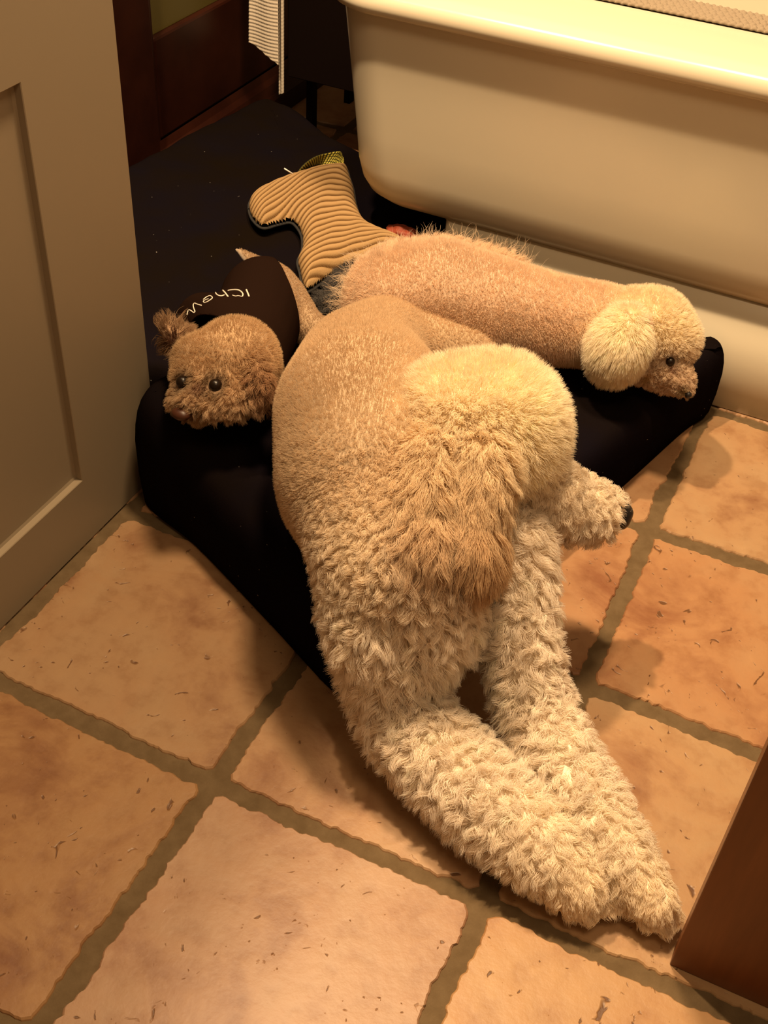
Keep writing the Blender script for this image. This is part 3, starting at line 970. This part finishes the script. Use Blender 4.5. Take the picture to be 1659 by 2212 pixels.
def pillow(poly, z0, thick, rad, px_step, ribs=None):
    """ring-lofted pillow: outline in the z=z0 plane, domed on top, flatter below"""
    xs = np.arange(poly[:, 0].min() - 2, poly[:, 0].max() + 2, px_step)
    ys = np.arange(poly[:, 1].min() - 2, poly[:, 1].max() + 2, px_step)
    X, Y = np.meshgrid(xs, ys, indexing='ij')
    ins = inpoly(X, Y, poly)
    D = segdist(X, Y, poly)
    D = np.where(ins, D, 0)
    # pull outside ring of vertices onto the outline
    h = thick * np.sqrt(np.clip(1 - (1 - np.clip(D / rad, 0, 1)) ** 2, 0, 1))
    rib = np.ones_like(X)
    if ribs is not None:
        rib = ribs(X, Y)
    return X, Y, ins, D, h, rib


def ribs(X, Y):
    x = (X - 520) * 4.1475; y = (Y - 320) * 4.1475
    gx = np.linspace(-100, 1700, 400)
    slu = np.interp(gx, [0, 430, 600, 800, 1000, 1400], [-0.86, -0.84, -0.62, -0.12, 0.12, 0.3])
    gu = np.cumsum(slu) * (gx[1] - gx[0]); gu -= np.interp(800, gx, gu)
    sll = np.interp(gx, [0, 600, 1100, 1400], [-0.42, -0.40, -0.30, -0.1])
    gl = np.cumsum(sll) * (gx[1] - gx[0]); gl -= np.interp(800, gx, gl)
    wy = 1 / (1 + np.exp((y - 760) / 90))
    v = y - (wy * np.interp(x, gx, gu) + (1 - wy) * np.interp(x, gx, gl))
    v = v + 6 * np.sin(x / 90) + 5 * np.sin(x / 37 + y / 80)
    ph = v / 49.0
    return np.abs(np.sin(np.pi * ph)) ** 0.95


X, Y, ins, D, h, rib = pillow(tp, ZT, 0.030, 34, 1.7, ribs)
Pt = np.zeros(X.shape + (3,)); Pb = Pt.copy()
for i in range(X.shape[0]):
    for j in range(X.shape[1]):
        a = at(X[i, j], Y[i, j], ZT)
        e = min(1, D[i, j] / 6)
        Pt[i, j] = (a[0], a[1], ZT + h[i, j] * 0.9 + 0.0045 * (rib[i, j] - 1) * e)
        Pb[i, j] = (a[0], a[1], ZT - h[i, j] * 0.22)
toy = empty('plush_toy', at(650, 480, ZT), 'tan corduroy plush dog toy with yellow mesh ear lying on the bed', 'dog toy')
keep = D > 0.2
me = grid_mesh(Pt, keep)
a_ = me.attributes.new('rib', 'FLOAT', 'POINT'); a_.data.foreach_set('value', rib.reshape(-1).astype(np.float32))
link('corduroy_front', me, M_CORD, toy)
me = grid_mesh(Pb[::3, ::3], keep[::3, ::3]); me.flip_normals()
link('back_lining', me, M_GREYPLUSH, toy)
bm = bmesh.new()
ctr_t = at(650, 480, ZT)
pts = [at(p[0], p[1], ZT - 0.002) for p in tp]
pts.append(pts[0]); pts.append(pts[1])
tube_into(bm, pts, 0.0028, 6, False)
link('piping', bm_mesh(bm), M_GREYPLUSH, toy)
# yellow mesh piece
so = catmull([np.array(tz(p)) for p in [(500, 245), (560, 165), (640, 100), (730, 60), (870, 28), (905, 45), (925, 100)]], 8, False)
si = catmull([np.array(tz(p)) for p in [(505, 250), (580, 190), (660, 160), (710, 150), (770, 175), (850, 190), (925, 200)]], 8, False)
nU, nW = len(so), 10
P = np.zeros((nU, nW, 3)); ST = []
for i in range(nU):
    for j in range(nW):
        t = j / (nW - 1)
        q = si[i] * (1 - t) + so[i] * t
        zz = ZT + 0.008 + 0.022 * math.sin(math.pi * min(1, i / nU + 0.1)) * t
        P[i, j] = at(q[0], q[1], zz)
        ST.append((i / nU, t, 0))
me = grid_mesh(P)
a_ = me.attributes.new('st', 'FLOAT_VECTOR', 'POINT'); a_.data.foreach_set('vector', np.array(ST, np.float32).reshape(-1))
o = link('mesh_ear', me, M_YEL, toy)
mod = o.modifiers.new('s', 'SOLIDIFY'); mod.thickness = 0.002
tag(o, label='yellow and black mesh ear')
bm = bmesh.new()
tube_into(bm, [at(*tz((390, 182)), ZT + 0.03), at(*tz((450, 220)), ZT + 0.02), at(*tz((510, 262)), ZT + 0.005)], 0.0013, 6)
o = link('fastener_tag', bm_mesh(bm), M_WHITEPL, toy); tag(o, label='white plastic tag fastener')



def hit(bv, px, py):
    d = CR @ np.array([(px - 829.5) / FPX, -(py - 1106) / FPX, -1.0]); d /= np.linalg.norm(d)
    loc, nor, i, dist = bv.ray_cast(V(CAM), V(d))
    return loc, nor


def bvh(me):
    v, t, n_ = arrays(me)
    return BVHTree.FromPolygons([tuple(p) for p in v], [tuple(int(i) for i in q) for q in t])


# ---------------- large dog
big = empty('large_poodle', at(870, 1250, 0.0), 'large cream poodle lying off the bed, both fluffy front legs stretched over the tiles', 'dog')
# neck, head
# ear flap
bme = remesh('large_poodle_body', B, 0.006, 4)
finish_body('body', bme, B, big)
o = grow_fur('fur', bme, B, 250000, big, 11)
o = blob('nose', [(1322, 1098, 0.213, 22), (1345, 1108, 0.206, 24), (1340, 1124, 0.200, 22)], M_NOSE, big)
tag(o, label='black nose')

# ---------------- white dog beside the tub
wh = empty('white_poodle', at(1100, 700, 0.13), 'white poodle with hanging puffy ear, head resting on the bed corner against the bathtub', 'dog')
cme = remesh('white_poodle_body', C, 0.0045, 4)
cb_ = bvh(cme)
EYES = []
loc, nor = hit(cb_, 1448, 781)
EYES.append((loc, nor))
PAINT[:] = [(np.array(loc), 0.011, (0.22, 0.12, 0.07)), (np.array(hit(cb_, 1455, 800)[0]), 0.008, (0.36, 0.22, 0.14)),
            (np.array(hit(cb_, 1476, 846)[0]), 0.010, (0.28, 0.19, 0.09)), (np.array(hit(cb_, 1395, 818)[0]), 0.010, (0.50, 0.32, 0.14)), (np.array(hit(cb_, 1396, 696)[0]), 0.008, (0.80, 0.52, 0.36))]
finish_body('body', cme, C, wh)
grow_fur('fur', cme, C, 130000, wh, 5, reject=lambda P: np.linalg.norm(P - np.array(EYES[0][0]), axis=1) < 0.009)
wisp = dict(STY['plong'], L=0.046, lift=0.32, spread=0.35, gs=0.35, wid=0.00022, clump=0.75, grav=0.15, curl=0.06, flow=np.array([0.25, 0.6, 0.45]))
old = dict(STY)
for k_ in STY: STY[k_] = dict(STY[k_], dens=0.0)
STY['plong'] = dict(wisp, dens=1.0)
grow_fur('feathering', cme, C, 1100, wh, 21)
STY['pshort'] = dict(wisp, dens=1.0, L=0.04, flow=np.array([-0.6, 0.1, -0.1])); STY['plong'] = dict(STY['plong'], dens=0.0)
lim = at(800, 640, 0.22)
grow_fur('feathering', cme, C, 500, wh, 22, reject=lambda P: P[:, 0] > lim[0])
STY.update(old)


def ball(name, loc, r, mat, parent, flat=1.0):
    bm = bmesh.new()
    bmesh.ops.create_uvsphere(bm, u_segments=24, v_segments=16, radius=r, matrix=Matrix.Translation(loc))
    return link(name, bm_mesh(bm), mat, parent)


ball('eye', EYES[0][0] + EYES[0][1] * 0.0002, 0.0064, M_EYE, wh)
l_, n_ = hit(cb_, 1486, 852) if hit(cb_, 1486, 852)[0] else hit(cb_, 1478, 845)
ball('nose', l_ + n_ * 0.001, 0.0052, M_NOSE, wh)
PAINT[:] = []

# ---------------- small apricot dog with printed shirt
sm = empty('small_dog', at(500, 780, 0.13), 'small apricot dog in dark printed shirt, head resting on bed beside the white cabinet', 'dog')
ame = remesh('small_dog_body', A_, 0.0035, 4)
ab = bvh(ame)
EY2 = [hit(ab, 396, 826), hit(ab, 466, 833)]
HP = lambda x, y: np.array(hit(ab, x, y)[0])
PAINT[:] = [(np.array(EY2[0][0]), 0.016, (0.10, 0.05, 0.022)), (np.array(EY2[1][0]), 0.018, (0.10, 0.05, 0.022)), (HP(372, 738), 0.011, (0.12, 0.05, 0.03)),
            (HP(430, 840), 0.010, (0.40, 0.25, 0.16)), (HP(395, 884), 0.012, (0.22, 0.11, 0.05)), (HP(418, 893), 0.011, (0.22, 0.11, 0.05)), (HP(540, 820), 0.009, (0.34, 0.18, 0.10))]
finish_body('body', ame, A_, sm)


def under_shirt(P):
    q = (P - CAM) @ CR
    X = 829.5 + FPX * q[:, 0] / -q[:, 2]; Y = 1106 - FPX * q[:, 1] / -q[:, 2]
    side = (X - 522) * (720 - 545) - (Y - 545) * (650 - 522)
    return (side < 0) & (Y < 684) & (X > 420)


# the shirt: inflated torso, open at hem and neck
sme = remesh('shirt', body_only + SHIRT, 0.004, 6, grow=0.006)
bm = bmesh.new(); bm.from_mesh(sme)
h0, h1 = at(522, 545, 0.20), at(650, 720, 0.20)
hn = np.cross(h1 - h0, np.array([0.1, 0.05, 1.0])); hn /= np.linalg.norm(hn)
if (at(620, 600, 0.2) - h0) @ hn < 0: hn = -hn
bmesh.ops.bisect_plane(bm, geom=bm.verts[:] + bm.edges[:] + bm.faces[:], plane_co=V(h0), plane_no=V(hn), clear_outer=True)
k0 = at(500, 785, 0.20)
kn = np.array([-0.25, -1.0, 0.15])
bmesh.ops.bisect_plane(bm, geom=bm.verts[:] + bm.edges[:] + bm.faces[:], plane_co=V(k0), plane_no=V(kn), clear_outer=True)
shm = bm_mesh(bm)
so_ = link('shirt', shm, M_SHIRT, sm)
mod = so_.modifiers.new('s', 'SOLIDIFY'); mod.thickness = 0.0022; mod.offset = 0
tag(so_, label='dark brown shirt with white lettering')
sv, stt, sn = arrays(shm)
sb = BVHTree.FromPolygons([tuple(p) for p in sv], [tuple(int(i) for i in q) for q in stt])
letters = [
    [([(1265, 395), (1288, 450), (1312, 515)], 3.2)],
    [([(940, 412), (1000, 400), (1080, 396), (1140, 408), (1185, 440), (1205, 480), (1190, 518)], 2.9), ([(1190, 518), (1120, 503), (1070, 510), (1010, 493)], 1.6)],
    [([(850, 405), (890, 460), (935, 520)], 3.3), ([(870, 490), (820, 507), (770, 500), (730, 475), (708, 440)], 2.6)],
    [([(500, 572), (550, 530), (610, 505), (650, 520), (655, 550), (610, 585), (560, 615), (520, 625), (503, 600), (545, 575), (590, 560)], 2.3)],
    [([(470, 675), (400, 655), (345, 635), (322, 665), (335, 730), (355, 780), (335, 802), (290, 770), (245, 750), (225, 790), (215, 838)], 2.4)],
]
for strokes in letters:
    bm = bmesh.new()
    for path, wpx in strokes:
        pp = catmull([np.array(p, float) for p in path], 4, False)
        pts = []
        for q in pp:
            l, nrm_ = hit(sb, 380 + q[0] / 8.295, 580 + q[1] / 8.295)
            if l is not None: pts.append(np.array(l + nrm_ * 0.0012))
        if len(pts) > 1: tube_into(bm, pts, wpx * 0.00062 * 0.62, 6)
    if len(bm.verts): link('lettering', bm_mesh(bm), M_PRINT, so_)
    else: bm.free()
grow_fur('fur', ame, A_, 60000, sm, 9, reject=lambda P: under_shirt(P) | (np.min([np.linalg.norm(P - np.array(e[0]), axis=1) for e in EY2], axis=0) < 0.0115))
for loc, nor in EY2:
    ball('eye', loc + nor * 0.001, 0.0085, M_EYE, sm)
l_, n_ = hit(ab, 396, 886)
bm = bmesh.new()
bmesh.ops.create_uvsphere(bm, u_segments=20, v_segments=14, radius=0.0095, matrix=Matrix.Translation(l_ + n_ * 0.0065) @ Matrix.Diagonal((1.35, 1, 0.8, 1)))
o = link('nose', bm_mesh(bm), M_BROWNNOSE, sm)
PAINT[:] = []
tag(o, label='brown nose')

# grey plush pile of the toy's underside, poking out beside the white dog
style('grey', 0.020, (0.13, 0.12, 0.115), (0.06, 0.055, 0.05), lift=0.7, flow=(-0.2, 0.1, 0.2), grav=0.1, curl=0.1, clump=0.6, spread=0.4, wid=0.0003, gs=0.4)
Gp = chain([(715, 665, 0.166, 32), (770, 610, 0.166, 34)], 'grey')
gme = remesh('plush_lining', Gp, 0.004, 2)
finish_body('plush_pile', gme, Gp, toy)
grow_fur('pile', gme, Gp, 5000, toy, 31)

# reddish chew behind the white dog
pc = at(868, 505, 0.15)
bm = bmesh.new()
bmesh.ops.create_icosphere(bm, subdivisions=4, radius=1.0)
for v_ in bm.verts:
    k = 1 + 0.18 * noise.noise(v_.co * 2.2) + 0.08 * noise.noise(v_.co * 6)
    v_.co = Vector((v_.co.x * 0.030 * k + pc[0], v_.co.y * 0.018 * k + pc[1], v_.co.z * 0.014 * k + pc[2]))
ch = link('chew_toy', bm_mesh(bm), M_CHEW)
tag(ch, 'small reddish brown chew lying between the corduroy toy and the bathtub', 'dog chew')
